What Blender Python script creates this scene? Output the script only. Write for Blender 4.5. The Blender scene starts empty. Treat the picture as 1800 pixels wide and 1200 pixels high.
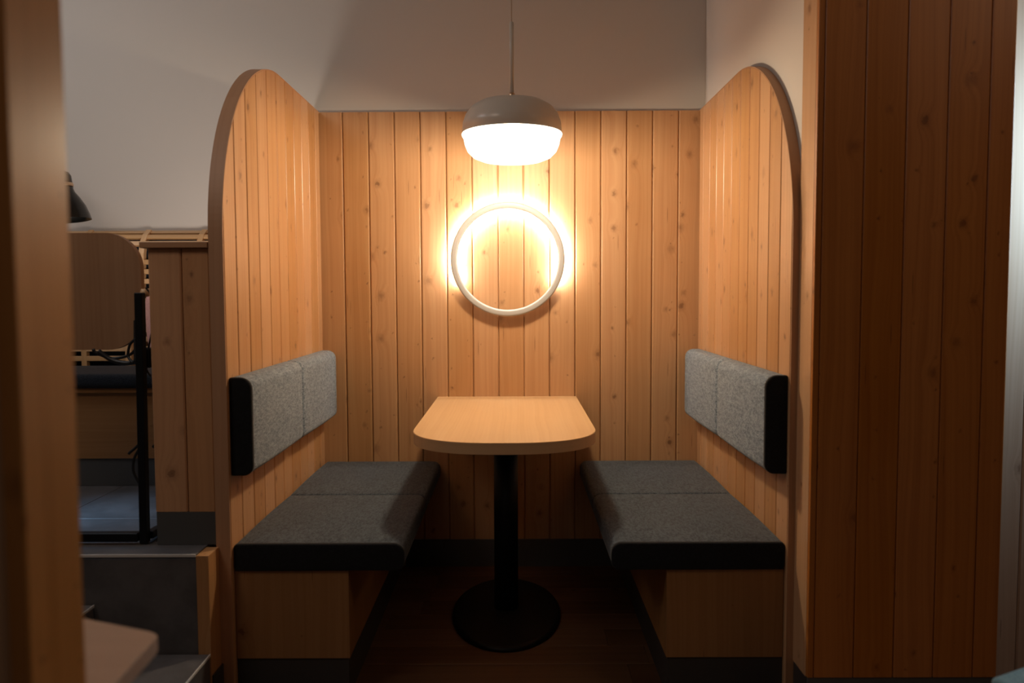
import bpy, bmesh, math, random
from math import sin, cos, pi, radians, sqrt
from mathutils import Vector, Matrix

scene = bpy.context.scene
COL = scene.collection

# ------------------------------------------------------------------ camera
cam_d = bpy.data.cameras.new('camera')
cam = bpy.data.objects.new('camera', cam_d)
COL.objects.link(cam)
cam_d.sensor_width = 36.0
cam_d.lens = 1423.2 / 1800 * 36.0
cam.rotation_mode = 'XYZ'
cam.location = (0.0, 0.0, 1.2018)
# pitch 3.48 deg down, tiny yaw and roll
cam.matrix_world = (Matrix.Translation((0, 0, 1.2018)) @ Matrix.Rotation(0.0038, 4, 'Z')
                    @ Matrix.Rotation(pi / 2 - 0.0608, 4, 'X') @ Matrix.Rotation(-0.0045, 4, 'Z'))
cam_d.clip_start = 0.05
cam_d.dof.use_dof = True
cam_d.dof.focus_distance = 2.95
cam_d.dof.aperture_fstop = 2.0
scene.camera = cam

# ------------------------------------------------------------------ exposure, world, room lights
scene.view_settings.view_transform = 'Standard'
scene.view_settings.look = 'None'
scene.view_settings.gamma = 1.0
scene.view_settings.use_curve_mapping = False
scene.view_settings.exposure = 0.0

world = bpy.data.worlds.new('world')
scene.world = world
world.use_nodes = True
world.node_tree.nodes['Background'].inputs[0].default_value = (0.80, 0.72, 0.66, 1)
world.node_tree.nodes['Background'].inputs[1].default_value = 0.006


def area_light(name, loc, target, sx, sy, power, color, spread=180):
    d = bpy.data.lights.new(name, 'AREA')
    d.shape = 'RECTANGLE'
    d.size = sx
    d.size_y = sy
    d.energy = power
    d.color = color
    d.spread = radians(spread)
    o = bpy.data.objects.new(name, d)
    COL.objects.link(o)
    o.location = loc
    o.rotation_euler = (Vector(target) - Vector(loc)).to_track_quat('-Z', 'Y').to_euler()
    return o


# dim light of the room behind the camera
area_light('room_light', (2.35, 1.05, 2.80), (1.5, 2.3, 1.6), 0.7, 0.7, 5.5, (1.0, 0.68, 0.45))
area_light('room_light_left', (-1.65, 0.95, 2.75), (-1.0, 2.3, 1.2), 0.7, 0.7, 7.0, (1.0, 0.82, 0.68))
area_light('room_light_behind', (-0.5, -0.7, 1.9), (-0.6, 1.0, 1.2), 0.6, 0.6, 1.7, (1.0, 0.82, 0.68))
# cool daylight in the neighbouring niche on the right
area_light('niche_daylight', (1.95, 2.245, 1.62), (1.40, 2.44, 1.52), 0.07, 0.6, 9.5, (0.50, 0.78, 1.0), 130)
# unseen neutral fill added behind the half wall, washing the plaster on the left
area_light('niche_fill_light', (-1.17, 2.80, 1.14), (-1.25, 3.35, 2.4), 0.22, 0.22, 3.6, (1.0, 0.90, 0.80))
area_light('platform_ceiling_light', (-2.4, 2.3, 2.9), (-2.0, 3.2, 1.2), 0.8, 0.8, 10, (0.95, 0.97, 1.0))
area_light('platform_daylight', (-1.80, 2.60, 0.98), (-1.35, 2.62, 0.47), 0.2, 0.2, 0.5, (0.25, 0.6, 1.0), 60)

# ------------------------------------------------------------------ geometry constants
XL, XR = -0.829, 0.788          # inner faces of the booth side panels
D1, D2 = 2.31, 3.50             # front and back of the booth
ZT = 1.97                       # top of the panelling
PW = 0.1104                     # plank module
ZP = 0.47                       # platform height
TC = -0.0365                    # table centre line


# ------------------------------------------------------------------ node helpers
def new_mat(name):
    m = bpy.data.materials.new(name)
    m.use_nodes = True
    nt = m.node_tree
    for n in list(nt.nodes):
        if n.type != 'OUTPUT_MATERIAL':
            nt.nodes.remove(n)
    out = [n for n in nt.nodes if n.type == 'OUTPUT_MATERIAL'][0]
    b = nt.nodes.new('ShaderNodeBsdfPrincipled')
    nt.links.new(b.outputs[0], out.inputs[0])
    return m, nt, b


class NT:
    def __init__(s, nt):
        s.nt = nt

    def put(s, sock, val):
        if isinstance(val, bpy.types.NodeSocket):
            s.nt.links.new(val, sock)
        elif val is not None:
            sock.default_value = val

    def math(s, op, a, b=None, c=None, clamp=False):
        n = s.nt.nodes.new('ShaderNodeMath')
        n.operation = op
        n.use_clamp = clamp
        for i, v in enumerate((a, b, c)):
            if v is not None:
                s.put(n.inputs[i], v)
        return n.outputs[0]

    def vec(s, x, y, z=0.0):
        n = s.nt.nodes.new('ShaderNodeCombineXYZ')
        for i, v in enumerate((x, y, z)):
            s.put(n.inputs[i], v)
        return n.outputs[0]

    def noise(s, v, scale=1.0, detail=3.0, rough=0.5, dist=0.0):
        n = s.nt.nodes.new('ShaderNodeTexNoise')
        s.put(n.inputs['Vector'], v)
        n.inputs['Scale'].default_value = scale
        n.inputs['Detail'].default_value = detail
        n.inputs['Roughness'].default_value = rough
        n.inputs['Distortion'].default_value = dist
        return n.outputs[0]

    def mix(s, f, a, b):
        n = s.nt.nodes.new('ShaderNodeMix')
        n.data_type = 'RGBA'
        s.put(n.inputs[0], f)
        s.put(n.inputs[6], a)
        s.put(n.inputs[7], b)
        return n.outputs[2]

    def smooth(s, v, a, b, lo=0.0, hi=1.0):
        n = s.nt.nodes.new('ShaderNodeMapRange')
        n.interpolation_type = 'SMOOTHSTEP'
        s.put(n.inputs[0], v)
        s.put(n.inputs[1], a)
        s.put(n.inputs[2], b)
        n.inputs[3].default_value = lo
        n.inputs[4].default_value = hi
        return n.outputs[0]

    def uv(s):
        n = s.nt.nodes.new('ShaderNodeUVMap')
        n.uv_map = 'UVMap'
        q = s.nt.nodes.new('ShaderNodeSeparateXYZ')
        s.nt.links.new(n.outputs[0], q.inputs[0])
        return q.outputs[0], q.outputs[1]

    def rand(s):
        return s.nt.nodes.new('ShaderNodeObjectInfo').outputs['Random']

    def bump(s, h, strength, distance, bsdf):
        n = s.nt.nodes.new('ShaderNodeBump')
        n.inputs['Strength'].default_value = strength
        n.inputs['Distance'].default_value = distance
        s.nt.links.new(h, n.inputs['Height'])
        s.nt.links.new(n.outputs[0], bsdf.inputs['Normal'])


def c4(c, k=1.0):
    return (c[0] * k, c[1] * k, c[2] * k, 1.0)


def wood(name, base, dark, knots=0.5, rough=0.42, contrast=0.7, tone=0.16, freq=34.0, spec=0.5, knot_dark=0.75):
    m, nt, b = new_mat(name)
    n = NT(nt)
    u0, v0 = n.uv()
    r = n.rand()
    u = n.math('ADD', u0, n.math('MULTIPLY', r, 53.7))
    v = n.math('ADD', v0, n.math('MULTIPLY', r, 91.3))
    disp = None
    kn = None
    if knots > 0:
        for (sc, thr, r0, r1, off) in ((7.0, 1 - knots, 0.0045, 0.0105, 0.0), (15.0, 1 - knots * 0.45, 0.0014, 0.0034, 11.3)):
            vo = nt.nodes.new('ShaderNodeTexVoronoi')
            vo.voronoi_dimensions = '2D'
            vo.inputs['Scale'].default_value = sc
            vo.inputs['Randomness'].default_value = 1.0
            wob = n.math('MULTIPLY', n.math('SUBTRACT', n.noise(n.vec(u, v), 75.0, 2.0), 0.5), 0.016)
            nt.links.new(n.vec(n.math('ADD', n.math('ADD', u, off), wob), n.math('ADD', n.math('MULTIPLY', v, 0.85), wob)), vo.inputs['Vector'])
            sp = nt.nodes.new('ShaderNodeSeparateColor')
            nt.links.new(vo.outputs['Color'], sp.inputs[0])
            on = n.math('GREATER_THAN', sp.outputs[0], thr)
            rad = n.math('MULTIPLY_ADD', sp.outputs[1], r1 - r0, r0)
            d = n.math('DIVIDE', n.math('DIVIDE', vo.outputs['Distance'], sc), rad)
            k = n.math('MULTIPLY', n.smooth(d, 1.25, 0.75), on)
            halo = n.math('MULTIPLY', n.math('MULTIPLY', n.smooth(d, 2.6, 0.9), on), 0.30)
            core = n.math('MULTIPLY', n.smooth(d, 0.75, 0.15), on)
            k = n.math('MULTIPLY', k, n.math('MULTIPLY_ADD', sp.outputs[2], 0.45, 0.38))
            k = n.math('MAXIMUM', n.math('MAXIMUM', k, halo), n.math('MULTIPLY', core, n.math('MULTIPLY_ADD', sp.outputs[2], 0.4, 0.55)), clamp=True)
            g = n.math('MULTIPLY', n.math('EXPONENT', n.math('MULTIPLY', n.math('MULTIPLY', d, d), -0.10)), on)
            g = n.math('MULTIPLY', g, n.math('MULTIPLY', rad, 55.0))
            kn = k if kn is None else n.math('MAXIMUM', kn, k)
            disp = g if disp is None else n.math('ADD', disp, g)
    if kn is not None:
        # short drying cracks along the grain
        vo = nt.nodes.new('ShaderNodeTexVoronoi')
        vo.voronoi_dimensions = '2D'
        vo.inputs['Scale'].default_value = 1.0
        nt.links.new(n.vec(n.math('MULTIPLY', u, 150.0), n.math('MULTIPLY', v, 6.0)), vo.inputs['Vector'])
        sp = nt.nodes.new('ShaderNodeSeparateColor')
        nt.links.new(vo.outputs['Color'], sp.inputs[0])
        ck = n.math('MULTIPLY', n.smooth(vo.outputs['Distance'], 0.26, 0.12), n.math('GREATER_THAN', sp.outputs[0], 0.991))
        kn = n.math('MAXIMUM', kn, n.math('MULTIPLY', ck, 0.75))
    low = n.noise(n.vec(n.math('MULTIPLY', u, 5.0), n.math('MULTIPLY', v, 0.8)), 1.0, 2.0)
    g = n.math('MULTIPLY_ADD', u, freq, n.math('MULTIPLY', low, 2.6))
    if disp is not None:
        g = n.math('ADD', g, n.math('MULTIPLY', disp, 1.6))
    st = n.noise(n.vec(g, n.math('MULTIPLY', v, 0.35)), 1.3, 4.0, 0.55)
    ln = n.math('SINE', n.math('MULTIPLY', g, 11.0))
    st = n.math('ADD', n.math('MULTIPLY', n.smooth(st, 0.30, 0.74), 0.8), n.math('MULTIPLY', n.smooth(ln, 0.2, 1.0), 0.22))
    fib = n.noise(n.vec(n.math('MULTIPLY', u, 420.0), n.math('MULTIPLY', v, 7.0)), 1.0, 2.0)
    blot = n.noise(n.vec(n.math('MULTIPLY', u, 6.0), n.math('MULTIPLY', v, 3.0)), 1.0, 2.0)
    f = n.math('MULTIPLY', st, contrast)
    f = n.math('MULTIPLY_ADD', n.math('SUBTRACT', fib, 0.5), 0.28, f)
    f = n.math('MULTIPLY_ADD', n.math('SUBTRACT', blot, 0.5), 0.5, f, clamp=True)
    col = n.mix(f, c4(base), c4(dark))
    # tone of the single board
    wn = nt.nodes.new('ShaderNodeTexWhiteNoise')
    wn.noise_dimensions = '1D'
    nt.links.new(n.math('MULTIPLY', r, 77.0), wn.inputs['W'])
    tn = n.math('MULTIPLY_ADD', wn.outputs['Value'], 2 * tone, 1 - tone)
    hs = nt.nodes.new('ShaderNodeHueSaturation')
    nt.links.new(col, hs.inputs['Color'])
    nt.links.new(tn, hs.inputs['Value'])
    nt.links.new(n.math('MULTIPLY_ADD', wn.outputs['Value'], -0.12, 1.06), hs.inputs['Saturation'])
    col = hs.outputs[0]
    if kn is not None:
        col = n.mix(n.math('MULTIPLY', kn, knot_dark), col, c4((dark[0] * 0.26, dark[1] * 0.17, dark[2] * 0.13)))
    nt.links.new(col, b.inputs['Base Color'])
    b.inputs['Roughness'].default_value = rough
    b.inputs['Specular IOR Level'].default_value = spec
    n.bump(n.math('SUBTRACT', fib, n.math('MULTIPLY', st, 0.4)), 0.12, 0.0008, b)
    return m


def fabric(name, c1, c2, bumpk=0.5):
    m, nt, b = new_mat(name)
    n = NT(nt)
    tc = nt.nodes.new('ShaderNodeTexCoord')
    v = tc.outputs['Object']
    a = n.noise(v, 210.0, 2.0, 0.7)
    mp = nt.nodes.new('ShaderNodeMapping')
    mp.inputs['Scale'].default_value = (1, 0.35, 1)
    nt.links.new(v, mp.inputs[0])
    a2 = n.noise(mp.outputs[0], 110.0, 3.0, 0.7)
    l = n.noise(v, 14.0, 3.0)
    f = n.math('ADD', n.math('MULTIPLY', a, 0.55), n.math('MULTIPLY', a2, 0.45))
    f = n.smooth(f, 0.38, 0.63)
    f = n.math('MULTIPLY_ADD', n.math('SUBTRACT', l, 0.5), 0.35, f, clamp=True)
    nt.links.new(n.mix(f, c4(c1), c4(c2)), b.inputs['Base Color'])
    b.inputs['Roughness'].default_value = 0.95
    b.inputs['Specular IOR Level'].default_value = 0.2
    b.inputs['Sheen Weight'].default_value = 0.15
    n.bump(f, bumpk, 0.0015, b)
    return m


def plain(name, c, rough=0.5, metal=0.0, spec=0.5, mottling=0.06, scale=8.0, bumpk=0.05):
    m, nt, b = new_mat(name)
    n = NT(nt)
    tc = nt.nodes.new('ShaderNodeTexCoord')
    f = n.noise(tc.outputs['Object'], scale, 4.0, 0.6)
    nt.links.new(n.mix(f, c4(c, 1 - mottling), c4(c, 1 + mottling)), b.inputs['Base Color'])
    b.inputs['Roughness'].default_value = rough
    b.inputs['Metallic'].default_value = metal
    b.inputs['Specular IOR Level'].default_value = spec
    if bumpk:
        n.bump(n.noise(tc.outputs['Object'], scale * 30, 2.0), bumpk, 0.001, b)
    return m


def emit(name, c, strength):
    m, nt, b = new_mat(name)
    b.inputs['Base Color'].default_value = (0.8, 0.8, 0.8, 1)
    b.inputs['Emission Color'].default_value = c4(c)
    b.inputs['Emission Strength'].default_value = strength
    return m


def tile_mat(name, c):
    m, nt, b = new_mat(name)
    n = NT(nt)
    tc = nt.nodes.new('ShaderNodeTexCoord')
    v = tc.outputs['Object']
    f = n.noise(v, 7.0, 6.0, 0.65)
    s = n.noise(v, 60.0, 4.0, 0.7)
    col = n.mix(n.smooth(f, 0.35, 0.65), c4(c, 0.8), c4(c, 1.18))
    col = n.mix(n.math('MULTIPLY', n.smooth(s, 0.62, 0.75), 0.35), col, c4(c, 1.9))
    nt.links.new(col, b.inputs['Base Color'])
    b.inputs['Roughness'].default_value = 0.42
    n.bump(s, 0.1, 0.001, b)
    return m


PINE = wood('pine', (0.52, 0.285, 0.130), (0.37, 0.162, 0.056), knots=0.50, rough=0.47, tone=0.09, contrast=0.55)
PINE_G = wood('pine_side', (0.52, 0.285, 0.130), (0.37, 0.162, 0.056), knots=0.50, rough=0.36, tone=0.09, contrast=0.55)
PINE_R = wood('pine_return', (0.58, 0.33, 0.16), (0.44, 0.21, 0.085), knots=0.25, rough=0.24, tone=0.03, contrast=0.45)
PINE_D = wood('pine_stained', (0.52, 0.195, 0.048), (0.35, 0.110, 0.022), knots=0.45, rough=0.42, tone=0.12)
PINE_B = wood('pine_pale', (0.62, 0.45, 0.34), (0.50, 0.33, 0.23), knots=0.4, rough=0.35, tone=0.1)
EDGE = wood('pine_edge', (0.46, 0.25, 0.135), (0.36, 0.18, 0.085), knots=0.0, rough=0.5, contrast=0.5)
BEECH = wood('beech_laminate', (0.70, 0.48, 0.27), (0.58, 0.36, 0.18), knots=0.0, rough=0.33, contrast=0.5, tone=0.03, freq=46)
PINE_N = wood('pine_satin', (0.46, 0.200, 0.070), (0.33, 0.125, 0.036), knots=0.35, rough=0.30, tone=0.05)
BEECH_D = wood('brown_beech', (0.36, 0.235, 0.165), (0.30, 0.185, 0.125), knots=0.0, rough=0.5, contrast=0.5, tone=0.02)
BEECH_E = wood('beech_edge', (0.62, 0.39, 0.20), (0.52, 0.30, 0.14), knots=0.0, rough=0.45, contrast=0.5, tone=0.03)
PINE_H = wood('pine_brown', (0.58, 0.31, 0.155), (0.42, 0.20, 0.09), knots=0.45, rough=0.45, tone=0.06, contrast=0.5)
OAK = wood('oak_laminate', (0.33, 0.165, 0.060), (0.24, 0.105, 0.034), knots=0.12, rough=0.45, contrast=0.6, tone=0.04)
WALNUT = wood('brown_laminate', (0.38, 0.215, 0.120), (0.30, 0.155, 0.08), knots=0.0, rough=0.5, contrast=0.7, tone=0.03)
SLATW = wood('slat_wood', (0.62, 0.38, 0.19), (0.50, 0.28, 0.12), knots=0.0, rough=0.45)
FLOORW = wood('floor_wood', (0.14, 0.072, 0.036), (0.075, 0.034, 0.017), knots=0.15, rough=0.42, tone=0.25)
FAB = fabric('grey_fabric', (0.11, 0.145, 0.18), (0.30, 0.36, 0.42))
FAB_S = fabric('charcoal_fabric', (0.026, 0.035, 0.046), (0.095, 0.118, 0.14))
FAB_END = fabric('black_fabric', (0.006, 0.0065, 0.008), (0.010, 0.011, 0.013), 0.25)
FAB_NAVY = fabric('navy_fabric', (0.008, 0.012, 0.020), (0.018, 0.026, 0.038))
FAB_BLUE = fabric('blue_fabric', (0.13, 0.25, 0.32), (0.20, 0.34, 0.42))
FAB_PINK = fabric('pink_fabric', (0.62, 0.28, 0.26), (0.72, 0.38, 0.34))
PLASTER = plain('plaster', (0.63, 0.575, 0.525), 0.9, spec=0.2, mottling=0.015, scale=3.0, bumpk=0.08)
CEIL = plain('ceiling_paint', (0.55, 0.52, 0.49), 0.9, spec=0.2, mottling=0.01)
PLINTH = plain('grey_plinth', (0.085, 0.085, 0.085), 0.4, mottling=0.05)
PLINTH_D = plain('dark_plinth', (0.040, 0.038, 0.038), 0.45, mottling=0.05)
TILE = tile_mat('stone_tile', (0.105, 0.098, 0.100))
TRIM = plain('steel_trim', (0.75, 0.73, 0.70), 0.4, metal=0.2, mottling=0.02)
BLACK = plain('black_metal', (0.005, 0.005, 0.006), 0.5, spec=0.25, mottling=0.05)
BLACK_G = plain('black_enamel', (0.004, 0.004, 0.004), 0.22, mottling=0.02, bumpk=0)
BRASS = plain('brass', (0.75, 0.52, 0.34), 0.3, metal=1.0, mottling=0.02, bumpk=0)
CHROME = plain('chrome', (0.8, 0.8, 0.8), 0.12, metal=1.0, mottling=0.01, bumpk=0)
SHADE = plain('grey_lacquer', (0.58, 0.545, 0.49), 0.28, mottling=0.02, bumpk=0)
RINGW = plain('white_lacquer', (0.46, 0.45, 0.44), 0.45, mottling=0.02, bumpk=0)
CABLE = plain('black_rubber', (0.012, 0.012, 0.013), 0.5, mottling=0.02, bumpk=0)
CORD = plain('pale_cord', (0.55, 0.50, 0.45), 0.6, mottling=0.02, bumpk=0)
GLOW, _nt, _b = new_mat('lamp_glow')      # thin opal acrylic: glows, and lets part of the bulb's light straight through
_nt.nodes.remove(_b)
_e = _nt.nodes.new('ShaderNodeEmission')
_e.inputs[0].default_value = (1.0, 0.90, 0.76, 1)
_e.inputs[1].default_value = 3.4
_t = _nt.nodes.new('ShaderNodeBsdfTransparent')
_t.inputs[0].default_value = (0.9, 0.9, 0.9, 1)
_m = _nt.nodes.new('ShaderNodeMixShader')
_m.inputs[0].default_value = 0.5
_nt.links.new(_t.outputs[0], _m.inputs[1])
_nt.links.new(_e.outputs[0], _m.inputs[2])
_nt.links.new(_m.outputs[0], [n for n in _nt.nodes if n.type == 'OUTPUT_MATERIAL'][0].inputs[0])
LED = emit('led_glow', (1.0, 0.93, 0.86), 230.0)
BULB = emit('bulb_glow', (1.0, 0.86, 0.66), 20.0)


# ------------------------------------------------------------------ mesh helpers
def finish(bm, name, mat, parent=None, smooth=False, grain='z', flip=False):
    """link a bmesh as one object; box-projected UVs in metres, v along the grain"""
    bmesh.ops.recalc_face_normals(bm, faces=bm.faces)
    uvl = bm.loops.layers.uv.new('UVMap')
    for f in bm.faces:
        n = f.normal
        ax = max(range(3), key=lambda i: abs(n[i]))
        for l in f.loops:
            c = l.vert.co
            g = {'x': 0, 'y': 1, 'z': 2}[grain]
            rest = [i for i in range(3) if i != g and i != ax]
            u = c[rest[0]] if rest else c[0]
            if ax == g:
                o = [i for i in range(3) if i != g]
                l[uvl].uv = (c[o[0]], c[o[1]])
            else:
                l[uvl].uv = (u + 0.37 * ax, c[g])
        f.smooth = smooth
    me = bpy.data.meshes.new(name)
    bm.to_mesh(me)
    bm.free()
    me.materials.append(mat)
    o = bpy.data.objects.new(name, me)
    COL.objects.link(o)
    if parent:
        o.parent = parent
        o.matrix_parent_inverse = Matrix.Translation(-parent.location)
    return o


def tag(o, label, cat, group=None, kind=None):
    if label:
        o['label'] = label
    if cat:
        o['category'] = cat
    if group:
        o['group'] = group
    if kind:
        o['kind'] = kind
    return o


def thing(name, loc, label, cat, group=None, kind=None):
    o = bpy.data.objects.new(name, None)
    o.empty_display_size = 0.1
    o.location = loc
    COL.objects.link(o)
    return tag(o, label, cat, group, kind)


def add_box(bm, x0, x1, y0, y1, z0, z1, bev=0.0, seg=2):
    r = bmesh.ops.create_cube(bm, size=1.0)
    vs = r['verts']
    for v in vs:
        v.co = Vector(((x0 + x1) / 2 + v.co.x * (x1 - x0), (y0 + y1) / 2 + v.co.y * (y1 - y0), (z0 + z1) / 2 + v.co.z * (z1 - z0)))
    if bev > 0:
        es = list({e for v in vs for e in v.link_edges})
        bmesh.ops.bevel(bm, geom=es, offset=bev, segments=seg, profile=0.5, affect='EDGES')
    return bm


def box(name, x0, x1, y0, y1, z0, z1, mat, parent=None, bev=0.0, grain='z', seg=2):
    return finish(add_box(bmesh.new(), x0, x1, y0, y1, z0, z1, bev, seg), name, mat, parent, grain=grain)


def add_tube(bm, pts, r, seg=10, closed=False, cap=True):
    pts = [Vector(p) for p in pts]
    n = len(pts)
    rings = []
    ref = None
    for i, p in enumerate(pts):
        a = pts[(i - 1) % n] if (closed or i > 0) else p
        b = pts[(i + 1) % n] if (closed or i < n - 1) else p
        t = (b - a).normalized()
        if ref is None:
            ref = Vector((0, 0, 1)) if abs(t.z) < 0.9 else Vector((1, 0, 0))
        s = t.cross(ref).normalized()
        ref = s.cross(t).normalized()
        rr = r[i] if isinstance(r, (list, tuple)) else r
        rings.append([bm.verts.new(p + s * rr * cos(2 * pi * k / seg) + ref * rr * sin(2 * pi * k / seg)) for k in range(seg)])
    m = n if closed else n - 1
    for i in range(m):
        A, B = rings[i], rings[(i + 1) % n]
        for k in range(seg):
            bm.faces.new((A[k], A[(k + 1) % seg], B[(k + 1) % seg], B[k]))
    if cap and not closed:
        bm.faces.new(rings[0])
        bm.faces.new(rings[-1])
    return bm


def tube(name, pts, r, mat, parent=None, seg=10, closed=False):
    return finish(add_tube(bmesh.new(), pts, r, seg, closed), name, mat, parent, smooth=True)


def add_lathe(bm, prof, c, seg=64, sx=1.0, sy=1.0, tilt=None):
    rings = []
    for r, z in prof:
        if r < 1e-6:
            rings.append([bm.verts.new((0, 0, z))])
        else:
            rings.append([bm.verts.new((r * sx * cos(2 * pi * k / seg), r * sy * sin(2 * pi * k / seg), z)) for k in range(seg)])
    for A, B in zip(rings, rings[1:]):
        for k in range(seg):
            k2 = (k + 1) % seg
            if len(A) == 1:
                bm.faces.new((A[0], B[k], B[k2]))
            elif len(B) == 1:
                bm.faces.new((A[k], A[k2], B[0]))
            else:
                bm.faces.new((A[k], A[k2], B[k2], B[k]))
    M = Matrix.Translation(c) @ (tilt.to_4x4() if tilt else Matrix())
    for R in rings:
        for v in R:
            v.co = M @ v.co
    return bm


def lathe(name, prof, c, mat, parent=None, seg=64, sx=1.0, sy=1.0, tilt=None):
    return finish(add_lathe(bmesh.new(), prof, c, seg, sx, sy, tilt), name, mat, parent, smooth=True)


def prism(name, outline, fn, d0, d1, mat, parent=None, bev=0.0, grain='z', smooth=False, segs=2):
    """outline: list of 2-D points; fn(a, b, d) -> xyz"""
    bm = bmesh.new()
    A = [bm.verts.new(fn(a, b, d0)) for a, b in outline]
    B = [bm.verts.new(fn(a, b, d1)) for a, b in outline]
    f0 = bm.faces.new(A)
    f1 = bm.faces.new(B)
    for i in range(len(outline)):
        j = (i + 1) % len(outline)
        bm.faces.new((A[i], A[j], B[j], B[i]))
    if bev > 0:
        es = list(f0.edges) + list(f1.edges)
        bmesh.ops.bevel(bm, geom=es, offset=bev, segments=segs, profile=0.5, affect='EDGES')
    return finish(bm, name, mat, parent, grain=grain, smooth=smooth)


def rrect(x0, x1, y0, y1, r, n=6):
    """rounded rectangle outline; r may be one radius or four (x0y0, x1y0, x1y1, x0y1)"""
    rs = r if isinstance(r, (list, tuple)) else (r,) * 4
    out = []
    for (cx, cy, a0, q) in ((x0 + rs[0], y0 + rs[0], pi, rs[0]), (x1 - rs[1], y0 + rs[1], 1.5 * pi, rs[1]),
                            (x1 - rs[2], y1 - rs[2], 0, rs[2]), (x0 + rs[3], y1 - rs[3], 0.5 * pi, rs[3])):
        for k in range(n + 1):
            a = a0 + k / n * pi / 2
            out.append((cx + q * cos(a), cy + q * sin(a)))
    return out


CH = 0.0042      # chamfer of a plank edge
GAP = 0.0011     # half gap between planks


def plank(parent, fn, a0, a1, top, z0, mat, thick=0.013, cols=2, name='plank', ends=None, ch=CH):
    """vertical tongue-and-groove board between a0 and a1 with chamfered long edges.
    fn(a, depth, z) -> xyz (depth grows out of the wall); top(a) gives the board's top."""
    a0 += GAP
    a1 -= GAP
    A = [a0, a0 + ch] + [a0 + ch + (a1 - a0 - 2 * ch) * k / cols for k in range(1, cols)] + [a1 - ch, a1]
    dep = [thick - ch] + [thick] * (len(A) - 2) + [thick - ch]
    bm = bmesh.new()
    top_v = [bm.verts.new(fn(a, d, top(a))) for a, d in zip(A, dep)]
    bot_v = [bm.verts.new(fn(a, d, z0)) for a, d in zip(A, dep)]
    btop = [bm.verts.new(fn(a, 0.0, top(a))) for a in A]
    bbot = [bm.verts.new(fn(a, 0.0, z0)) for a in A]
    for i in range(len(A) - 1):
        bm.faces.new((bot_v[i], bot_v[i + 1], top_v[i + 1], top_v[i]))
        bm.faces.new((bbot[i], bbot[i + 1], btop[i + 1], btop[i]))
        bm.faces.new((top_v[i], top_v[i + 1], btop[i + 1], btop[i]))
        bm.faces.new((bot_v[i], bot_v[i + 1], bbot[i + 1], bbot[i]))
    for i in (0, -1):
        bm.faces.new((bot_v[i], top_v[i], btop[i], bbot[i]))
    return finish(bm, name, mat, parent)


# ================================================================== SETTING
# floor of dark boards
fl = thing('floor', (0, 1.5, 0), 'dark brown wooden board floor under the booth table', 'floor', kind='structure')
box('subfloor', -3.2, 3.2, -3.0, 4.2, -0.06, -0.012, PLINTH_D, fl)
random.seed(4)
row_w = 0.135
row = 0
y = 0.8
while y < 3.52:
    x = -3.2 - random.random() * 1.1
    while x < 3.2:
        x1 = min(x + 1.25, 3.2)
        xa = max(x, -3.2)
        if x1 - xa > 0.05:
            box('floor_board', xa + 0.0006, x1 - 0.0006, y + 0.0006, min(y + row_w, 3.53) - 0.0006, -0.012, 0.0, FLOORW, fl, bev=0.0012, grain='x', seg=1)
        x += 1.25
    y += row_w

wb = box('wall_back', -3.2, 3.2, 3.53, 3.65, 0, 3.0, PLASTER)
tag(wb, 'warm grey plaster wall above and behind the wooden booth', 'wall', kind='structure')
wr = box('wall_right', 0.8195, 0.90, 2.312, 3.529, 0, 3.0, PLASTER)
tag(wr, 'pale plaster wall beside the right-hand arched panel', 'wall', kind='structure')
ce = box('ceiling', -3.2, 3.2, -3.0, 3.65, 3.0, 3.08, CEIL)
tag(ce, 'plain ceiling above the booth', 'ceiling', kind='structure')

# near wall on the right: plank-clad end with a return board facing the booth
ZC = 2.999
nr = thing('wall_near_right', (1.07, 2.25, 0), 'brown plank-clad wall end standing in front of the booth on the right', 'wall', kind='structure')
box('wall_core', 0.830, 1.323, 2.209, 2.311, 0, ZC, EDGE, nr)
fnf = lambda a, d, z: (a, 2.209 - d, z)
joints = [0.808, 0.826] + [0.826 + PW * k for k in range(1, 5)] + [1.335]
for a, b in zip(joints, joints[1:]):
    plank(nr, fnf, a, b, lambda q: ZC, 0.128, PINE_D, thick=0.014, ch=0.0025 if b - a > 0.03 else 0.001)
o = box('return_board', 0.8083, 0.830, 2.2095, 2.311, 0.124, ZC, PINE_R, nr, bev=0.001)
box('baseboard', 0.812, 1.331, 2.197, 2.2085, 0.0, 0.127, PLINTH, nr)
box('baseboard', 0.810, 0.829, 2.2095, 2.311, 0.0, 0.123, PLINTH_D, nr)

# wall of the next niche, seen as a narrow slip at the right edge of the picture
fr = thing('wall_far_right', (1.9, 2.49, 0), 'pale plank wall in cool daylight beyond the plank-clad wall end', 'wall', kind='structure')
box('wall_core', 1.0, 2.95, 2.452, 2.53, 0, ZC, EDGE, fr)
fnr = lambda a, d, z: (a, 2.452 - d, z)
j0 = 1.541
for k in range(-4, 12):
    plank(fr, fnr, j0 + k * PW, j0 + (k + 1) * PW, lambda q: ZC, 0.0, PINE_B)

# near wall on the left, out of focus
nl = thing('wall_near_left', (-0.58, 0.93, 0), 'blurred orange-brown plank wall end at the left edge close to the viewer', 'wall', kind='structure')
box('wall_core', -0.72, -0.560, 0.885, 0.972, 0, ZC, EDGE, nl)
fnl = lambda a, d, z: (-0.560 + d, a, z)
plank(nl, fnl, 0.8705, 0.985, lambda q: ZC, 0.0, PINE_N, thick=0.022, ch=0.002)
fn2 = lambda a, d, z: (a, 0.8845 - d, z)
plank(nl, fn2, -0.658, -0.561, lambda q: ZC, 0.0, EDGE, thick=0.014)
plank(nl, fn2, -0.72, -0.660, lambda q: ZC, 0.0, EDGE, thick=0.014)

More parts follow.
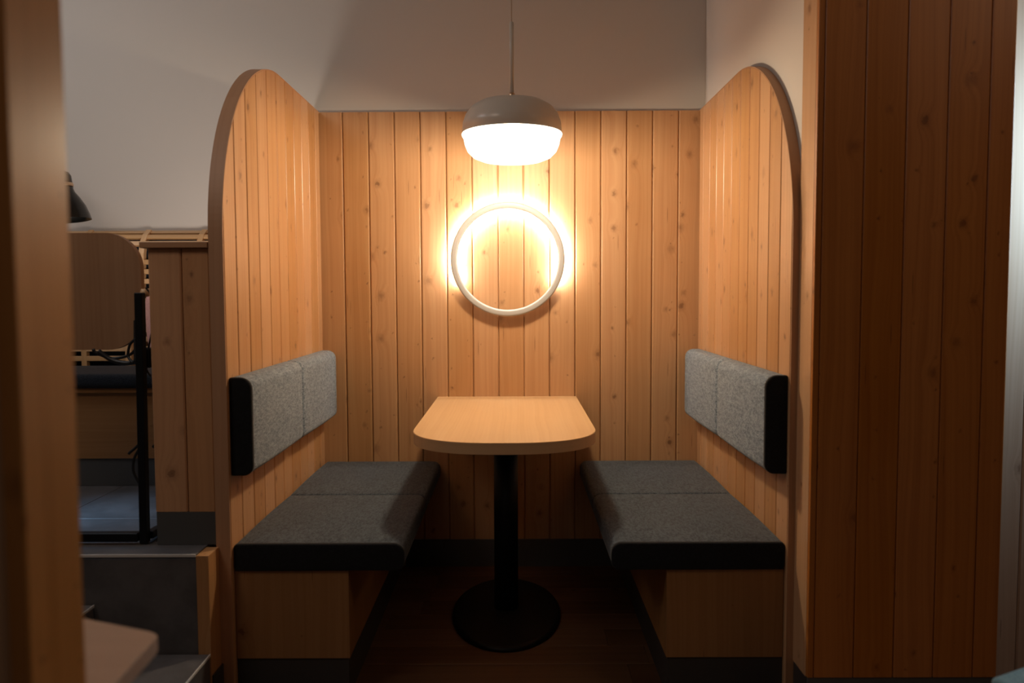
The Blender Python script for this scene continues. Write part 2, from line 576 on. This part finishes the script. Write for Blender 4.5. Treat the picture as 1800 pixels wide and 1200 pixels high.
# ================================================================== BOOTH PANELS
ARC_R = 0.60
YC = D1 + ARC_R      # 2.91
ZCEN = ZT - ARC_R    # 1.37


def ztop(y):
    if y >= YC:
        return ZT
    return ZCEN + sqrt(max(0.0, ARC_R ** 2 - (YC - y) ** 2))


def side_panel(s, xin, xout, label):
    """s=+1: inner face looks towards +x (left panel)"""
    t = thing('booth_side_panel', ((xin + xout) / 2, 2.9, 0), label, 'booth panel', 'arched side panels of the booth')
    TH = 0.013
    prof = [(D1 + 0.005, 0.0)] + [(YC - (ARC_R - 0.005) * cos(k / 40 * pi / 2), ZCEN + (ARC_R - 0.005) * sin(k / 40 * pi / 2)) for k in range(41)] + [(D2, ZT - 0.005), (D2, 0.0)]
    prism('panel_core', prof, lambda a, b, d: (d, a, b), xout, xin - s * TH, PINE, t)
    # the edge band bent over the front and the top
    bm = bmesh.new()
    path = [(D1, 0.0, 1, 0)] + [(YC - ARC_R * cos(k / 48 * pi / 2), ZCEN + ARC_R * sin(k / 48 * pi / 2), cos(k / 48 * pi / 2), -sin(k / 48 * pi / 2)) for k in range(49)] + [(D2, ZT, 0, -1)]
    R = []
    xa, xb = sorted((xin - s * 0.0005, xout))
    for (yy, zz, ny, nz) in path:
        q = 0.0045
        R.append([bm.verts.new(p) for p in ((xa, yy, zz), (xb, yy, zz), (xb, yy + ny * q, zz + nz * q), (xa, yy + ny * q, zz + nz * q))])
    for A, B in zip(R, R[1:]):
        for k in range(4):
            bm.faces.new((A[k], A[(k + 1) % 4], B[(k + 1) % 4], B[k]))
    bm.faces.new(R[0])
    bm.faces.new(R[-1])
    finish(bm, 'edge_band', EDGE, t)
    fn = lambda a, d, z: (xin - s * TH + s * d, a, z)
    k = 0
    a = D1 + 0.0048
    nxt = D1 + PW
    while a < D2 - 0.016:
        b = min(nxt, D2 - 0.0155)
        plank(t, fn, a, b, lambda q: ztop(q) - 0.005, 0.0, PINE_G, thick=TH, cols=14 if a < D1 + 0.2 else 6)
        a = b
        nxt += PW
    return t


side_panel(1, XL, -0.871, 'arched pine plank panel closing the left side of the booth')
side_panel(-1, XR, 0.8185, 'arched pine plank panel closing the right side of the booth, against the plaster wall')

bp = thing('booth_back_panel', (-0.02, 3.51, 0), 'knotty pine plank panel forming the back of the booth behind the table', 'booth panel')
box('panel_core', XL - 0.04, XR + 0.029, 3.5135, 3.5295, 0, ZT - 0.001, EDGE, bp)
fb = lambda a, d, z: (a, 3.5133 - d, z)
js = [XL - 0.012] + [-0.4023 + PW * k for k in range(-3, 11)] + [XR + 0.012]
for a, b in zip(js, js[1:]):
    plank(bp, fb, a, b, lambda q: ZT, 0.0, PINE, thick=0.0130)
box('baseboard', -0.483, 0.443, 3.490, 3.4995, 0.0, 0.12, PLINTH, bp)

# ================================================================== BENCHES
def bench(xw, xi, label, side):
    """xw wall side, xi aisle side"""
    t = thing('booth_bench', ((xw + xi) / 2, 2.9, 0), label, 'bench', 'bench boxes of the booth')
    x0, x1 = sorted((xw, xi))
    s = 1 if xi > xw else -1
    box('end_board', x0, x1, 2.335, 2.353, 0.122, 0.386, OAK, t, bev=0.0008)
    xs = sorted((xi - s * 0.018, xi))
    box('side_board', xs[0], xs[1], 2.3535, 3.489, 0.122, 0.386, OAK, t, bev=0.0008, grain='z')
    box('top_board', x0, x1 - 0.0 if s < 0 else xi - 0.0, 2.354, 3.489, 0.3862, 0.389, OAK, t)
    box('plinth', x0 + (0 if s > 0 else 0.004), x1 - (0.004 if s > 0 else 0), 2.339, 3.489, 0.0, 0.1215, PLINTH_D, t)
    return t


bench(XL + 0.0015, -0.493, 'oak-coloured bench box under the left pair of grey seat cushions', 'left')
bench(XR - 0.0015, 0.443, 'oak-coloured bench box under the right pair of grey seat cushions', 'right')


def cushion(name, axis, x0, x1, y0, y1, z0, z1, rs, e0, e1, label, group, end=False, puff=0.004):
    """padded cushion: rounded cross-section in x-z swept along y, rounded over at both ends"""
    t = thing(name, ((x0 + x1) / 2, (y0 + y1) / 2, z0), label, 'cushion', group)
    bm = bmesh.new()
    st = []
    N = 5
    for k in range(N + 1):
        a = k / N * pi / 2
        st.append((y0 + e0 * (1 - sin(a)), e0 * (1 - cos(a))))
    # mirrored: inset largest at the very end
    st = [(y0 + e0 * (1 - cos(k / N * pi / 2)), e0 * (1 - sin(k / N * pi / 2))) for k in range(N + 1)]
    M = 8
    st += [(y0 + e0 + (y1 - e1 - y0 - e0) * k / M, -puff * sin(pi * k / M)) for k in range(1, M)]
    st += [(y1 - e1 * (1 - cos(k / N * pi / 2)), e1 * (1 - sin(k / N * pi / 2))) for k in range(N, -1, -1)]
    rings = []
    for (yy, ins) in st:
        # only the outer padded side swells; the side on the board stays flat
        dx0 = ins if axis in ('x-', 'z') or ins > 0 else 0
        dx1 = ins if axis in ('x+', 'z') or ins > 0 else 0
        dz1 = ins
        if axis == 'z':
            xa, xb, za, zb = x0 + max(ins, 0), x1 - max(ins, 0), z0 + max(ins, 0) * 0.3, z1 - ins
        else:
            xa, xb = x0 + dx0, x1 - dx1
            za, zb = z0 + max(ins, 0), z1 - max(ins, 0)
        rr = [max(q - max(ins, 0) * 0.5, 0.003) for q in rs]
        rings.append([bm.verts.new((a, yy, b)) for a, b in rrect(xa, xb, za, zb, rr)])
    for A, B in zip(rings, rings[1:]):
        for k in range(len(A)):
            k2 = (k + 1) % len(A)
            bm.faces.new((A[k], A[k2], B[k2], B[k]))
    bm.faces.new(rings[0])
    bm.faces.new(rings[-1])
    finish(bm, 'cushion_body', FAB_S if axis == 'z' else FAB, t, smooth=True)
    if end:
        bm = bmesh.new()
        q = 0.0008
        R = []
        for (yy, ins) in ((y0 - 0.0030, 0.0045), (y0 - 0.0022, 0.0015), (y0 + 0.001, -q), (y0 + 0.011, -q), (y0 + 0.0112, 0.004)):
            rr = [max(v - ins * 0.5, 0.003) for v in rs]
            R.append([bm.verts.new((a, yy, b)) for a, b in rrect(x0 + ins, x1 - ins, z0 + ins, z1 - ins, rr)])
        for A, B in zip(R, R[1:]):
            for k in range(len(A)):
                k2 = (k + 1) % len(A)
                bm.faces.new((A[k], A[k2], B[k2], B[k]))
        bm.faces.new(R[0])
        bm.faces.new(R[-1])
        f = finish(bm, 'end_panel', FAB_END, t, smooth=True)
        f['label'] = 'black fabric end facing the viewer'
    return t


ZS0, ZS1 = 0.3892, 0.468
SEAM = 2.915
cushion('seat_cushion', 'z', XL + 0.002, -0.328, 2.330, SEAM, ZS0, ZS1, (0.010, 0.024, 0.030, 0.012), 0.004, 0.014,
        'dark grey seat cushion at the front of the left bench, black end towards the viewer', 'seat cushions on the benches', True)
cushion('seat_cushion', 'z', XL + 0.002, -0.328, SEAM, 3.498, ZS0, ZS1, (0.010, 0.024, 0.030, 0.012), 0.014, 0.010,
        'dark grey seat cushion at the back of the left bench, against the rear planks', 'seat cushions on the benches')
cushion('seat_cushion', 'z', 0.280, XR - 0.002, 2.330, SEAM, ZS0, ZS1, (0.024, 0.010, 0.012, 0.030), 0.004, 0.014,
        'dark grey seat cushion at the front of the right bench, black end towards the viewer', 'seat cushions on the benches', True)
cushion('seat_cushion', 'z', 0.280, XR - 0.002, SEAM, 3.498, ZS0, ZS1, (0.024, 0.010, 0.012, 0.030), 0.014, 0.010,
        'dark grey seat cushion at the back of the right bench, against the rear planks', 'seat cushions on the benches')

BZ0, BZ1 = 0.672, 0.958
BT = 0.064
BS = 2.905
cushion('backrest_cushion', 'x+', XL + 0.0008, XL + BT, 2.330, BS, BZ0, BZ1, (0.004, 0.028, 0.034, 0.006), 0.004, 0.020,
        'grey backrest cushion on the left panel, nearer one with the black end', 'backrest cushions on the side panels', True)
cushion('backrest_cushion', 'x+', XL + 0.0008, XL + BT, BS, 3.470, BZ0, BZ1, (0.004, 0.028, 0.034, 0.006), 0.020, 0.030,
        'grey backrest cushion on the left panel, farther one by the rear planks', 'backrest cushions on the side panels')
cushion('backrest_cushion', 'x-', XR - BT, XR - 0.0008, 2.330, BS, BZ0, BZ1, (0.028, 0.004, 0.006, 0.034), 0.004, 0.020,
        'grey backrest cushion on the right panel, nearer one with the black end', 'backrest cushions on the side panels', True)
cushion('backrest_cushion', 'x-', XR - BT, XR - 0.0008, BS, 3.470, BZ0, BZ1, (0.028, 0.004, 0.006, 0.034), 0.020, 0.030,
        'grey backrest cushion on the right panel, farther one by the rear planks', 'backrest cushions on the side panels')

# ================================================================== TABLE
tb = thing('booth_table', (TC, 2.97, 0), 'light wooden table with a rounded front on a black pedestal in the booth', 'table')
YB, YF, HA, NE = 3.499, 2.408, 0.300, 2.5
AE = 0.285
out = [(TC + HA, YB)]
K = 80
for k in range(K + 1):
    a = -k / K * pi
    cx, sy_ = cos(a), sin(a)
    px = HA * (abs(cx) ** (2 / NE)) * (1 if cx >= 0 else -1)
    py = -AE * (abs(sy_) ** (2 / NE))
    out.append((TC + px, YF + AE + py))
out.append((TC - HA, YB))
top = prism('table_top', out, lambda a, b, d: (a, b, d), 0.714, 0.750, BEECH, tb, bev=0.0015, grain='y')
ed = [p for p in out]
# rim: darker edge banding all round the front
bm = bmesh.new()
R = []
for i, (a, b) in enumerate(out):
    c = Vector((TC, 2.95))
    n_ = (Vector((a, b)) - c)
    if i == 0 or i == len(out) - 1:
        n_ = Vector((1 if a > TC else -1, 0))
    else:
        tt = Vector(out[i + 1]) - Vector(out[i - 1])
        n_ = Vector((tt.y, -tt.x)).normalized() * -1
        if n_.dot(Vector((a, b)) - c) < 0:
            n_ = -n_
    n_ = n_.normalized()
    q = 0.0012
    R.append([bm.verts.new(p) for p in ((a, b, 0.7145), (a + n_.x * q, b + n_.y * q, 0.7145), (a + n_.x * q, b + n_.y * q, 0.7480), (a, b, 0.7480))])
for A, B in zip(R, R[1:]):
    for k in range(4):
        bm.faces.new((A[k], A[(k + 1) % 4], B[(k + 1) % 4], B[k]))
bm.faces.new(R[0])
bm.faces.new(R[-1])
finish(bm, 'edge_banding', BEECH_E, tb, grain='x')
lathe('column', [(0, 0.020), (0.0445, 0.020), (0.0445, 0.702), (0, 0.702)], (TC, 2.97, 0), BLACK, tb, seg=40)
box('top_plate', TC - 0.14, TC + 0.14, 2.75, 3.19, 0.7025, 0.7135, BLACK, tb, bev=0.002)
lathe('base_plate', [(0, 0.0005), (1.0, 0.0005), (1.0, 0.008), (0.985, 0.014), (0.93, 0.018), (0.25, 0.026), (0, 0.026)],
      (TC, 2.972, 0), BLACK, tb, seg=72, sx=0.201, sy=0.336)

# ================================================================== PENDANT LAMP
pl = thing('pendant_lamp', (-0.008, 2.95, 1.667), 'round pendant lamp with a grey domed shade and glowing diffuser above the table', 'lamp')
PC = (-0.008, 2.95, 0)
zr = 1.770
RR = 0.180
sh = [(0.020, 1.8905), (0.075, 1.8895), (0.115, 1.880), (0.145, 1.862), (0.166, 1.836), (0.176, 1.808), (RR, zr), (RR - 0.003, zr - 0.001),
      (0.172, 1.808), (0.162, 1.834), (0.142, 1.858), (0.113, 1.875), (0.075, 1.884), (0.020, 1.885)]
lathe('shade', [(0.0, 1.8905)] + sh + [(0.0, 1.885)], PC, SHADE, pl)
df = [(0, zr + 0.004), (0.172, zr + 0.004), (0.1775, zr + 0.001), (0.1810, zr - 0.004), (0.1795, zr - 0.010), (0.174, zr - 0.018), (0.170, zr - 0.040), (0.160, zr - 0.064),
      (0.140, zr - 0.084), (0.110, zr - 0.096), (0.070, zr - 0.101), (0, zr - 0.103)]
lathe('diffuser', df, PC, GLOW, pl)
bd_ = bpy.data.lights.new('pendant_bulb_light', 'POINT')
bd_.energy = 64
bd_.color = (1.0, 0.79, 0.54)
bd_.shadow_soft_size = 0.05
bo_ = bpy.data.objects.new('pendant_bulb_light', bd_)
COL.objects.link(bo_)
bo_.location = (PC[0], PC[1], 1.728)
lathe('collar', [(0, 1.8905), (0.0105, 1.8905), (0.0105, 1.912), (0.0085, 1.914), (0, 1.914)], PC, BRASS, pl, seg=24)
lathe('rod', [(0, 1.914), (0.0078, 1.914), (0.0078, 2.160), (0.005, 2.163), (0, 2.163)], PC, SHADE, pl, seg=24)
lathe('cord', [(0, 2.163), (0.0024, 2.163), (0.0024, 2.975), (0, 2.975)], PC, CORD, pl, seg=12)
lathe('ceiling_rose', [(0, 2.96), (0.03, 2.965), (0.055, 2.985), (0.055, 2.999), (0, 2.999)], PC, SHADE, pl, seg=32)

# ================================================================== RING LAMP
rl = thing('ring_wall_lamp', (-0.030, 3.44, 1.342), 'white ring lamp glowing on the rear planks behind the table', 'lamp')
RC = Vector((-0.030, 3.466, 1.342))
bm = bmesh.new()
R = []
RO, RI = 0.2430, 0.2155
S = 96
prof = rrect(RI, RO, -0.013, 0.012, (0.008, 0.008, 0.003, 0.003), 4)
for k in range(S):
    a = 2 * pi * k / S
    R.append([bm.verts.new((RC.x + r * cos(a), RC.y + d, RC.z + r * sin(a))) for r, d in prof])
for i in range(S):
    A, B = R[i], R[(i + 1) % S]
    for k in range(len(A)):
        k2 = (k + 1) % len(A)
        bm.faces.new((A[k], A[k2], B[k2], B[k]))
finish(bm, 'ring', RINGW, rl, smooth=True)
bm = bmesh.new()
R = []
for k in range(61):
    a = radians(-24 + 228 * k / 60)
    R.append([bm.verts.new((RC.x + r * cos(a), RC.y + d, RC.z + r * sin(a))) for r, d in ((0.2215, 0.0125), (0.2355, 0.0125), (0.2355, 0.0165), (0.2215, 0.0165))])
for A, B in zip(R, R[1:]):
    for k in range(4):
        bm.faces.new((A[k], A[(k + 1) % 4], B[(k + 1) % 4], B[k]))
bm.faces.new(R[0])
bm.faces.new(R[-1])
finish(bm, 'led_strip', LED, rl)
for a in (90, 210, 330):
    c = RC + Vector((0.228 * cos(radians(a)), 0, 0.228 * sin(radians(a))))
    tube('standoff', [c + Vector((0, 0.0125, 0)), (c.x, 3.4998, c.z)], 0.004, RINGW, rl, seg=10)
tube('screw', [RC + Vector((0, 0.0, -0.2395)), RC + Vector((0, 0.0, -0.2435))], 0.0022, CHROME, rl, seg=8)

# ================================================================== TILED PLATFORM AND STEPS
pf = thing('tiled_platform', (-1.9, 2.8, 0), 'raised dark grey tiled platform left of the booth with a bright metal edge', 'platform')
box('platform_core', -3.19, -0.902, 2.245, 3.529, 0.001, ZP - 0.012, PLINTH_D, pf)
x = -0.9
while x > -3.1:
    xa = max(x - 0.6, -3.19)
    box('riser_tile', xa + 0.001, x - 0.001 if x < -0.95 else x - 0.0, 2.233, 2.2448, 0.001, ZP - 0.012, TILE, pf, bev=0.001, seg=1)
    for (ya, yb) in ((2.233, 2.60), (2.60, 3.20), (3.20, 3.529)):
        box('floor_tile', xa + 0.001, x - (0.001 if x < -0.95 else 0), ya + 0.001, yb - 0.001, ZP - 0.0118, ZP, TILE, pf, bev=0.001, seg=1)
    x -= 0.6
tr = box('edge_trim', -3.19, -0.9, 2.2285, 2.2325, ZP - 0.006, ZP + 0.0012, TRIM, pf)
tr['label'] = 'thin bright metal edge strip'
ep = thing('platform_end_post', (-0.882, 2.27, 0), 'short square wooden end post closing the tiled platform beside the left arched panel', 'post')
box('post_body', -0.8990, -0.8635, 2.2285, 2.309, 0.0, ZP - 0.003, PINE, ep, bev=0.001)
box('baseboard', -0.8630, -0.8585, 2.232, 2.309, 0.0, 0.120, PLINTH_D, ep)


def step(x1, y0, y1, z1, label):
    t = thing('tile_step', (x1 - 0.6, (y0 + y1) / 2, 0), label, 'step', 'tiled steps up to the platform')
    box('step_core', -2.6, x1 - 0.008, y0 + 0.010, y1, 0.001, z1 - 0.011, PLINTH_D, t)
    x = x1 - 0.0005
    while x > -2.5:
        xa = max(x - 0.6, -2.6)
        box('tread_tile', xa + 0.001, x - 0.001, y0, y1, z1 - 0.0108, z1, TILE, t, bev=0.001, seg=1)
        box('riser_tile', xa + 0.001, x - 0.001, y0, y0 + 0.0098, 0.001, z1 - 0.011, TILE, t, bev=0.001, seg=1)
        x -= 0.6
    box('side_tile', x1 - 0.0078, x1 - 0.0005, y0 + 0.010, y1, 0.001, z1 - 0.011, TILE, t, bev=0.001, seg=1)
    e = box('edge_trim', x1 - 0.0003, x1 + 0.0025, y0, y1, z1 - 0.006, z1 + 0.0010, TRIM, t)
    return t


step(-0.866, 1.70, 2.226, 0.185, 'low tiled step in front of the platform, beside the left arched panel')
s2 = step(-1.190, 1.98, 2.2262, 0.328, 'upper tiled step against the platform riser, half hidden by the near table')
# the upper block stands on the lower one
for ch in s2.children:
    for v in ch.data.vertices:
        if v.co.z < 0.1:
            v.co.z = 0.187

# ------------------------------------------------------------------ half wall
hw = thing('half_wall', (-0.96, 2.35, ZP), 'brown planked half wall with a capping board beside the left arched panel', 'partition')
box('wall_core', -1.049, -0.873, 2.334, 2.40, ZP + 0.002, 1.331, EDGE, hw)
fh = lambda a, d, z: (a, 2.3335 - d, z)
for a, b in ((-1.0505, -0.954), (-0.954, -0.8725)):
    plank(hw, fh, a, b, lambda q: 1.3305, 0.568, PINE_H)
box('capping_board', -1.066, -0.8725, 2.305, 2.41, 1.3315, 1.349, EDGE, hw, bev=0.002, grain='x')
box('baseboard', -1.046, -0.8725, 2.3195, 2.3332, ZP + 0.001, 0.567, PLINTH, hw)

# ------------------------------------------------------------------ slatted bench on the platform
sb = thing('slatted_bench', (-1.9, 3.2, ZP), 'long wooden bench with a curved slatted back against the left plaster wall', 'bench')
BX0, BX1 = -2.9, -0.885
box('seat_panel', BX0, BX1, 3.045, 3.062, 0.577, 0.828, OAK, sb, grain='x')
box('seat_board', BX0, BX1, 3.03, 3.39, 0.829, 0.847, OAK, sb, grain='x', bev=0.001)
box('plinth', BX0, BX1, 3.050, 3.40, ZP + 0.001, 0.5765, PLINTH, sb)
back = []      # (y, z) of slat centres, curved over at the top
zz = 0.930
while zz < 1.37:
    back.append((3.405 + max(0, zz - 1.20) * 0.10, zz, 0.0))
    zz += 0.0405
back += [(3.432, 1.412, 0.45), (3.458, 1.441, 0.8), (3.494, 1.462, 1.1)]
for (yy, zc, tl) in back:
    bm = bmesh.new()
    add_box(bm, BX0, BX1, -0.007, 0.007, -0.0105, 0.0105, 0.0015, 1)
    M = Matrix.Translation((0, yy, zc)) @ Matrix.Rotation(-tl, 4, 'X')
    for v in bm.verts:
        v.co = M @ v.co
    finish(bm, 'slat', SLATW, sb, grain='x')
xr = -1.52
for xr in (-1.10, -1.330, -1.570, -1.818, -2.07, -2.32, -2.57):
    bm = bmesh.new()
    pts = [(3.410, 0.86), (3.410, 1.20), (3.425, 1.37), (3.437, 1.412), (3.463, 1.443), (3.500, 1.466)]
    R = []
    for i, (yy, zc) in enumerate(pts):
        j0_, j1_ = max(i - 1, 0), min(i + 1, len(pts) - 1)
        tt = Vector((pts[j1_][0] - pts[j0_][0], pts[j1_][1] - pts[j0_][1])).normalized()
        nn = Vector((-tt.y, tt.x)) * 0.0125
        R.append([bm.verts.new(p) for p in ((xr - 0.011, yy + nn.x, zc + nn.y), (xr + 0.011, yy + nn.x, zc + nn.y), (xr + 0.011, yy - nn.x, zc - nn.y), (xr - 0.011, yy - nn.x, zc - nn.y))])
    for A, B in zip(R, R[1:]):
        for k in range(4):
            bm.faces.new((A[k], A[(k + 1) % 4], B[(k + 1) % 4], B[k]))
    bm.faces.new(R[0])
    bm.faces.new(R[-1])
    finish(bm, 'rib', SLATW, sb)
bk = box('backing_panel', BX0, BX1, 3.450, 3.462, 0.85, 1.385, FAB_NAVY, sb)
prism('backing_panel', [(3.4505, 1.3855), (3.462, 1.3855), (3.528, 1.440), (3.528, 1.452), (3.520, 1.452)], lambda a, b, d: (d, a, b), BX0, BX1, FAB_NAVY, sb)
bk['label'] = 'dark blue-grey panel behind the slats'
eb = prism('end_frame', [(3.36, 0.86), (3.44, 0.86), (3.44, 1.39), (3.405, 1.405), (3.395, 1.38)], lambda a, b, d: (d, a, b), -1.628, -1.604, SLATW, sb)
bcu = thing('bench_cushion', (-1.9, 3.2, 0.848), 'long dark navy seat pad on the slatted bench behind the folded table', 'cushion')
bm = bmesh.new()
add_box(bm, BX0, BX1 - 0.01, 3.01, 3.385, 0.8475, 0.903, 0.02, 4)
finish(bm, 'cushion_body', FAB_NAVY, bcu, smooth=True)
pk = thing('throw_cushion', (-1.50, 3.30, 0.917), 'pink cushion on the slatted bench, glimpsed between black table leg and half wall', 'cushion')
bm = bmesh.new()
bmesh.ops.create_uvsphere(bm, u_segments=28, v_segments=18, radius=1.0)
for v in bm.verts:
    p = v.co
    q = [math.copysign(abs(c) ** 0.55, c) for c in p]
    w = 0.055 * max(0.25, 1 - (max(abs(q[0]), abs(q[2]))) ** 3)
    v.co = Vector((-1.395 + q[0] * 0.125, 3.325 + p.y * w - q[2] * 0.02, 1.075 + q[2] * 0.155))
finish(bm, 'cushion_body', FAB_PINK, pk, smooth=True)

# ------------------------------------------------------------------ folded table on a black frame
ft = thing('folding_table', (-1.27, 2.34, ZP), 'folded table with upright rounded wooden top on a black frame beside the half wall', 'table')
bo = rrect(-1.62, -1.106, 1.036, 1.382, 0.105, 12)
prism('table_top', bo, lambda a, b, d: (a, d, b), 2.398, 2.420, WALNUT, ft, bev=0.0015)
tube('hinge_knob', [(-1.098, 2.385, 1.205), (-1.080, 2.385, 1.205)], 0.012, SLATW, ft, seg=14)


def bar(name, p0, p1, w, d, mat, parent):
    p0, p1 = Vector(p0), Vector(p1)
    t = (p1 - p0)
    L = t.length
    bm = bmesh.new()
    add_box(bm, -w / 2, w / 2, -d / 2, d / 2, 0, L, 0.002, 1)
    q = t.to_track_quat('Z', 'Y')
    M = Matrix.Translation(p0) @ q.to_matrix().to_4x4()
    for v in bm.verts:
        v.co = M @ v.co
    return finish(bm, name, mat, parent)


for xx in (-1.090, -1.640):
    bar('leg', (xx, 2.335, ZP + 0.002), (xx + (0.008 if xx > -1.2 else 0), 2.335, 1.205), 0.026, 0.022, BLACK, ft)
bar('foot_rail', (-1.626, 2.332, ZP + 0.022), (-1.104, 2.332, ZP + 0.022), 0.026, 0.026, BLACK, ft)
for xx in (-1.086, -1.636):
    bar('foot', (xx + 0.004, 2.345, ZP + 0.022), (xx + 0.006, 2.62, ZP + 0.012), 0.024, 0.022, BLACK, ft)
bar('hinge_arm', (-1.100, 2.350, 1.00), (-1.118, 2.396, 1.12), 0.022, 0.030, BLACK, ft)
bar('hinge_arm', (-1.62, 2.350, 1.05), (-1.60, 2.396, 1.19), 0.028, 0.030, BLACK, ft)
# cable bundle hanging on the leg
cb = thing('cable_bundle', (-1.12, 2.37, 0.9), 'black cables looped around the leg of the folded table', 'cable')


def spline(pts, n=8):
    P = [Vector(p) for p in pts]
    P = [P[0]] + P + [P[-1]]
    out_ = []
    for i in range(1, len(P) - 2):
        for k in range(n):
            t = k / n
            a, b, c, d = P[i - 1], P[i], P[i + 1], P[i + 2]
            out_.append(0.5 * ((2 * b) + (c - a) * t + (2 * a - 5 * b + 4 * c - d) * t * t + (3 * b - a - 3 * c + d) * t ** 3))
    out_.append(P[-2])
    return out_


tube('cable', spline([(-1.098, 2.36, 1.06), (-1.13, 2.37, 1.025), (-1.19, 2.38, 1.012), (-1.235, 2.375, 1.030), (-1.24, 2.37, 1.04)]), 0.0045, CABLE, cb, 8)
tube('cable', spline([(-1.098, 2.362, 1.01), (-1.14, 2.37, 0.998), (-1.19, 2.375, 1.008), (-1.225, 2.37, 1.035)]), 0.007, CABLE, cb, 8)
tube('cable', spline([(-1.100, 2.358, 1.075), (-1.128, 2.365, 1.055), (-1.138, 2.37, 1.02), (-1.12, 2.36, 1.0)]), 0.004, CABLE, cb, 8)
tube('cable', spline([(-1.075, 2.36, 1.22), (-1.060, 2.362, 1.19), (-1.058, 2.362, 1.12), (-1.072, 2.362, 1.05), (-1.083, 2.362, 0.99), (-1.070, 2.362, 0.96)]), 0.0028, CABLE, cb, 8)
tube('cable', spline([(-1.100, 2.36, 0.76), (-1.125, 2.362, 0.72), (-1.130, 2.362, 0.68), (-1.115, 2.362, 0.645), (-1.098, 2.36, 0.62)]), 0.0042, CABLE, cb, 8)
tube('cable', spline([(-1.096, 2.36, 0.78), (-1.115, 2.362, 0.755), (-1.138, 2.362, 0.735), (-1.142, 2.362, 0.730)]), 0.0042, CABLE, cb, 8)
tube('cable', spline([(-1.07, 2.36, 0.755), (-1.058, 2.362, 0.748), (-1.050, 2.362, 0.75)]), 0.005, CABLE, cb, 8)
bm = bmesh.new()
add_box(bm, -1.104, -1.066, 2.356, 2.384, 0.985, 1.045, 0.008, 3)
finish(bm, 'cable_clip', BLACK, cb, smooth=True)

# ------------------------------------------------------------------ black wall lamp
wl = thing('black_wall_lamp', (-1.825, 3.52, 1.72), 'black bell-shaped lamp with a brass collar on the left plaster wall', 'lamp')
LC = Vector((-1.822, 3.30, 0))
tl = Matrix.Rotation(radians(-6), 3, 'Y')
zl = 1.500
shp = [(0.098, 0.0), (0.093, 0.022), (0.083, 0.055), (0.066, 0.088), (0.050, 0.112), (0.046, 0.125), (0.046, 0.135)]
inn = [(0.038, 0.132), (0.044, 0.110), (0.062, 0.086), (0.079, 0.054), (0.090, 0.022), (0.095, 0.001)]
LP = (LC.x, LC.y, zl)
lathe('lamp_shade', shp + inn + [(0.098, 0.0)], LP, BLACK_G, wl, tilt=tl)
lathe('collar', [(0, 0.1355), (0.0475, 0.1355), (0.0485, 0.142), (0.0475, 0.149), (0, 0.149)], LP, BRASS, wl, tilt=tl)
lathe('socket_cap', [(0, 0.1495), (0.045, 0.1495), (0.0445, 0.178), (0.037, 0.192), (0.030, 0.194), (0, 0.195)], LP, BLACK_G, wl, tilt=tl)
lathe('chrome_cap', [(0, 0.1952), (0.028, 0.1952), (0.026, 0.200), (0, 0.202)], LP, CHROME, wl, tilt=tl, seg=32)
bl = lathe('bulb', [(0, -0.003), (0.008, 0.0), (0.016, 0.012), (0.016, 0.03), (0.010, 0.06), (0, 0.06)], (LC.x - 0.02, LC.y, zl), BULB, wl, seg=24)
tube('arm', spline([(-1.826, 3.30, 1.695), (-1.828, 3.30, 1.722), (-1.843, 3.302, 1.738), (-1.90, 3.34, 1.74), (-2.08, 3.515, 1.74)]), 0.0065, CHROME, wl, 10)
bm = bmesh.new()
add_tube(bm, [(-2.08, 3.512, 1.74), (-2.08, 3.5295, 1.74)], 0.035, 24)
finish(bm, 'wall_plate', BLACK_G, wl)

# ------------------------------------------------------------------ near table, bottom left
nt_ = thing('near_table', (-0.8, 1.0, 0), 'blurred light wooden tabletop corner jutting from behind the near left wall end', 'table')
cn = [(-0.547, 1.195), (-0.549, 1.207), (-0.556, 1.216), (-0.567, 1.222), (-1.14, 1.450), (-1.14, 0.992), (-0.535, 0.992)]
prism('table_top', cn, lambda a, b, d: (a, b, d), 0.655, 0.680, BEECH_D, nt_, bev=0.002, grain='x')
lathe('pedestal', [(0, 0.012), (0.03, 0.012), (0.03, 0.654), (0, 0.654)], (-0.86, 1.20, 0), BLACK, nt_, seg=24)
lathe('base_plate', [(0, 0.0005), (0.18, 0.0005), (0.18, 0.008), (0.17, 0.0118), (0, 0.0118)], (-0.86, 1.20, 0), BLACK, nt_, seg=36)

# ------------------------------------------------------------------ blue stool, bottom right
st_ = thing('blue_stool', (1.16, 1.50, 0), 'pale blue upholstered stool just showing at the bottom right corner', 'stool')
bm = bmesh.new()
add_box(bm, -0.19, 0.19, -0.19, 0.19, 0.365, 0.44, 0.009, 3)
Mx = Matrix.Translation((1.190, 1.475, 0)) @ Matrix.Rotation(radians(27), 4, 'Z')
for v in bm.verts:
    v.co = Mx @ v.co
finish(bm, 'seat', FAB_BLUE, st_, smooth=True)
for (a, b) in ((-1, -1), (1, -1), (1, 1), (-1, 1)):
    p0 = Mx @ Vector((a * 0.165, b * 0.165, 0.001))
    p1 = Mx @ Vector((a * 0.145, b * 0.145, 0.366))
    bar('leg', p0, p1, 0.03, 0.03, BEECH, st_)
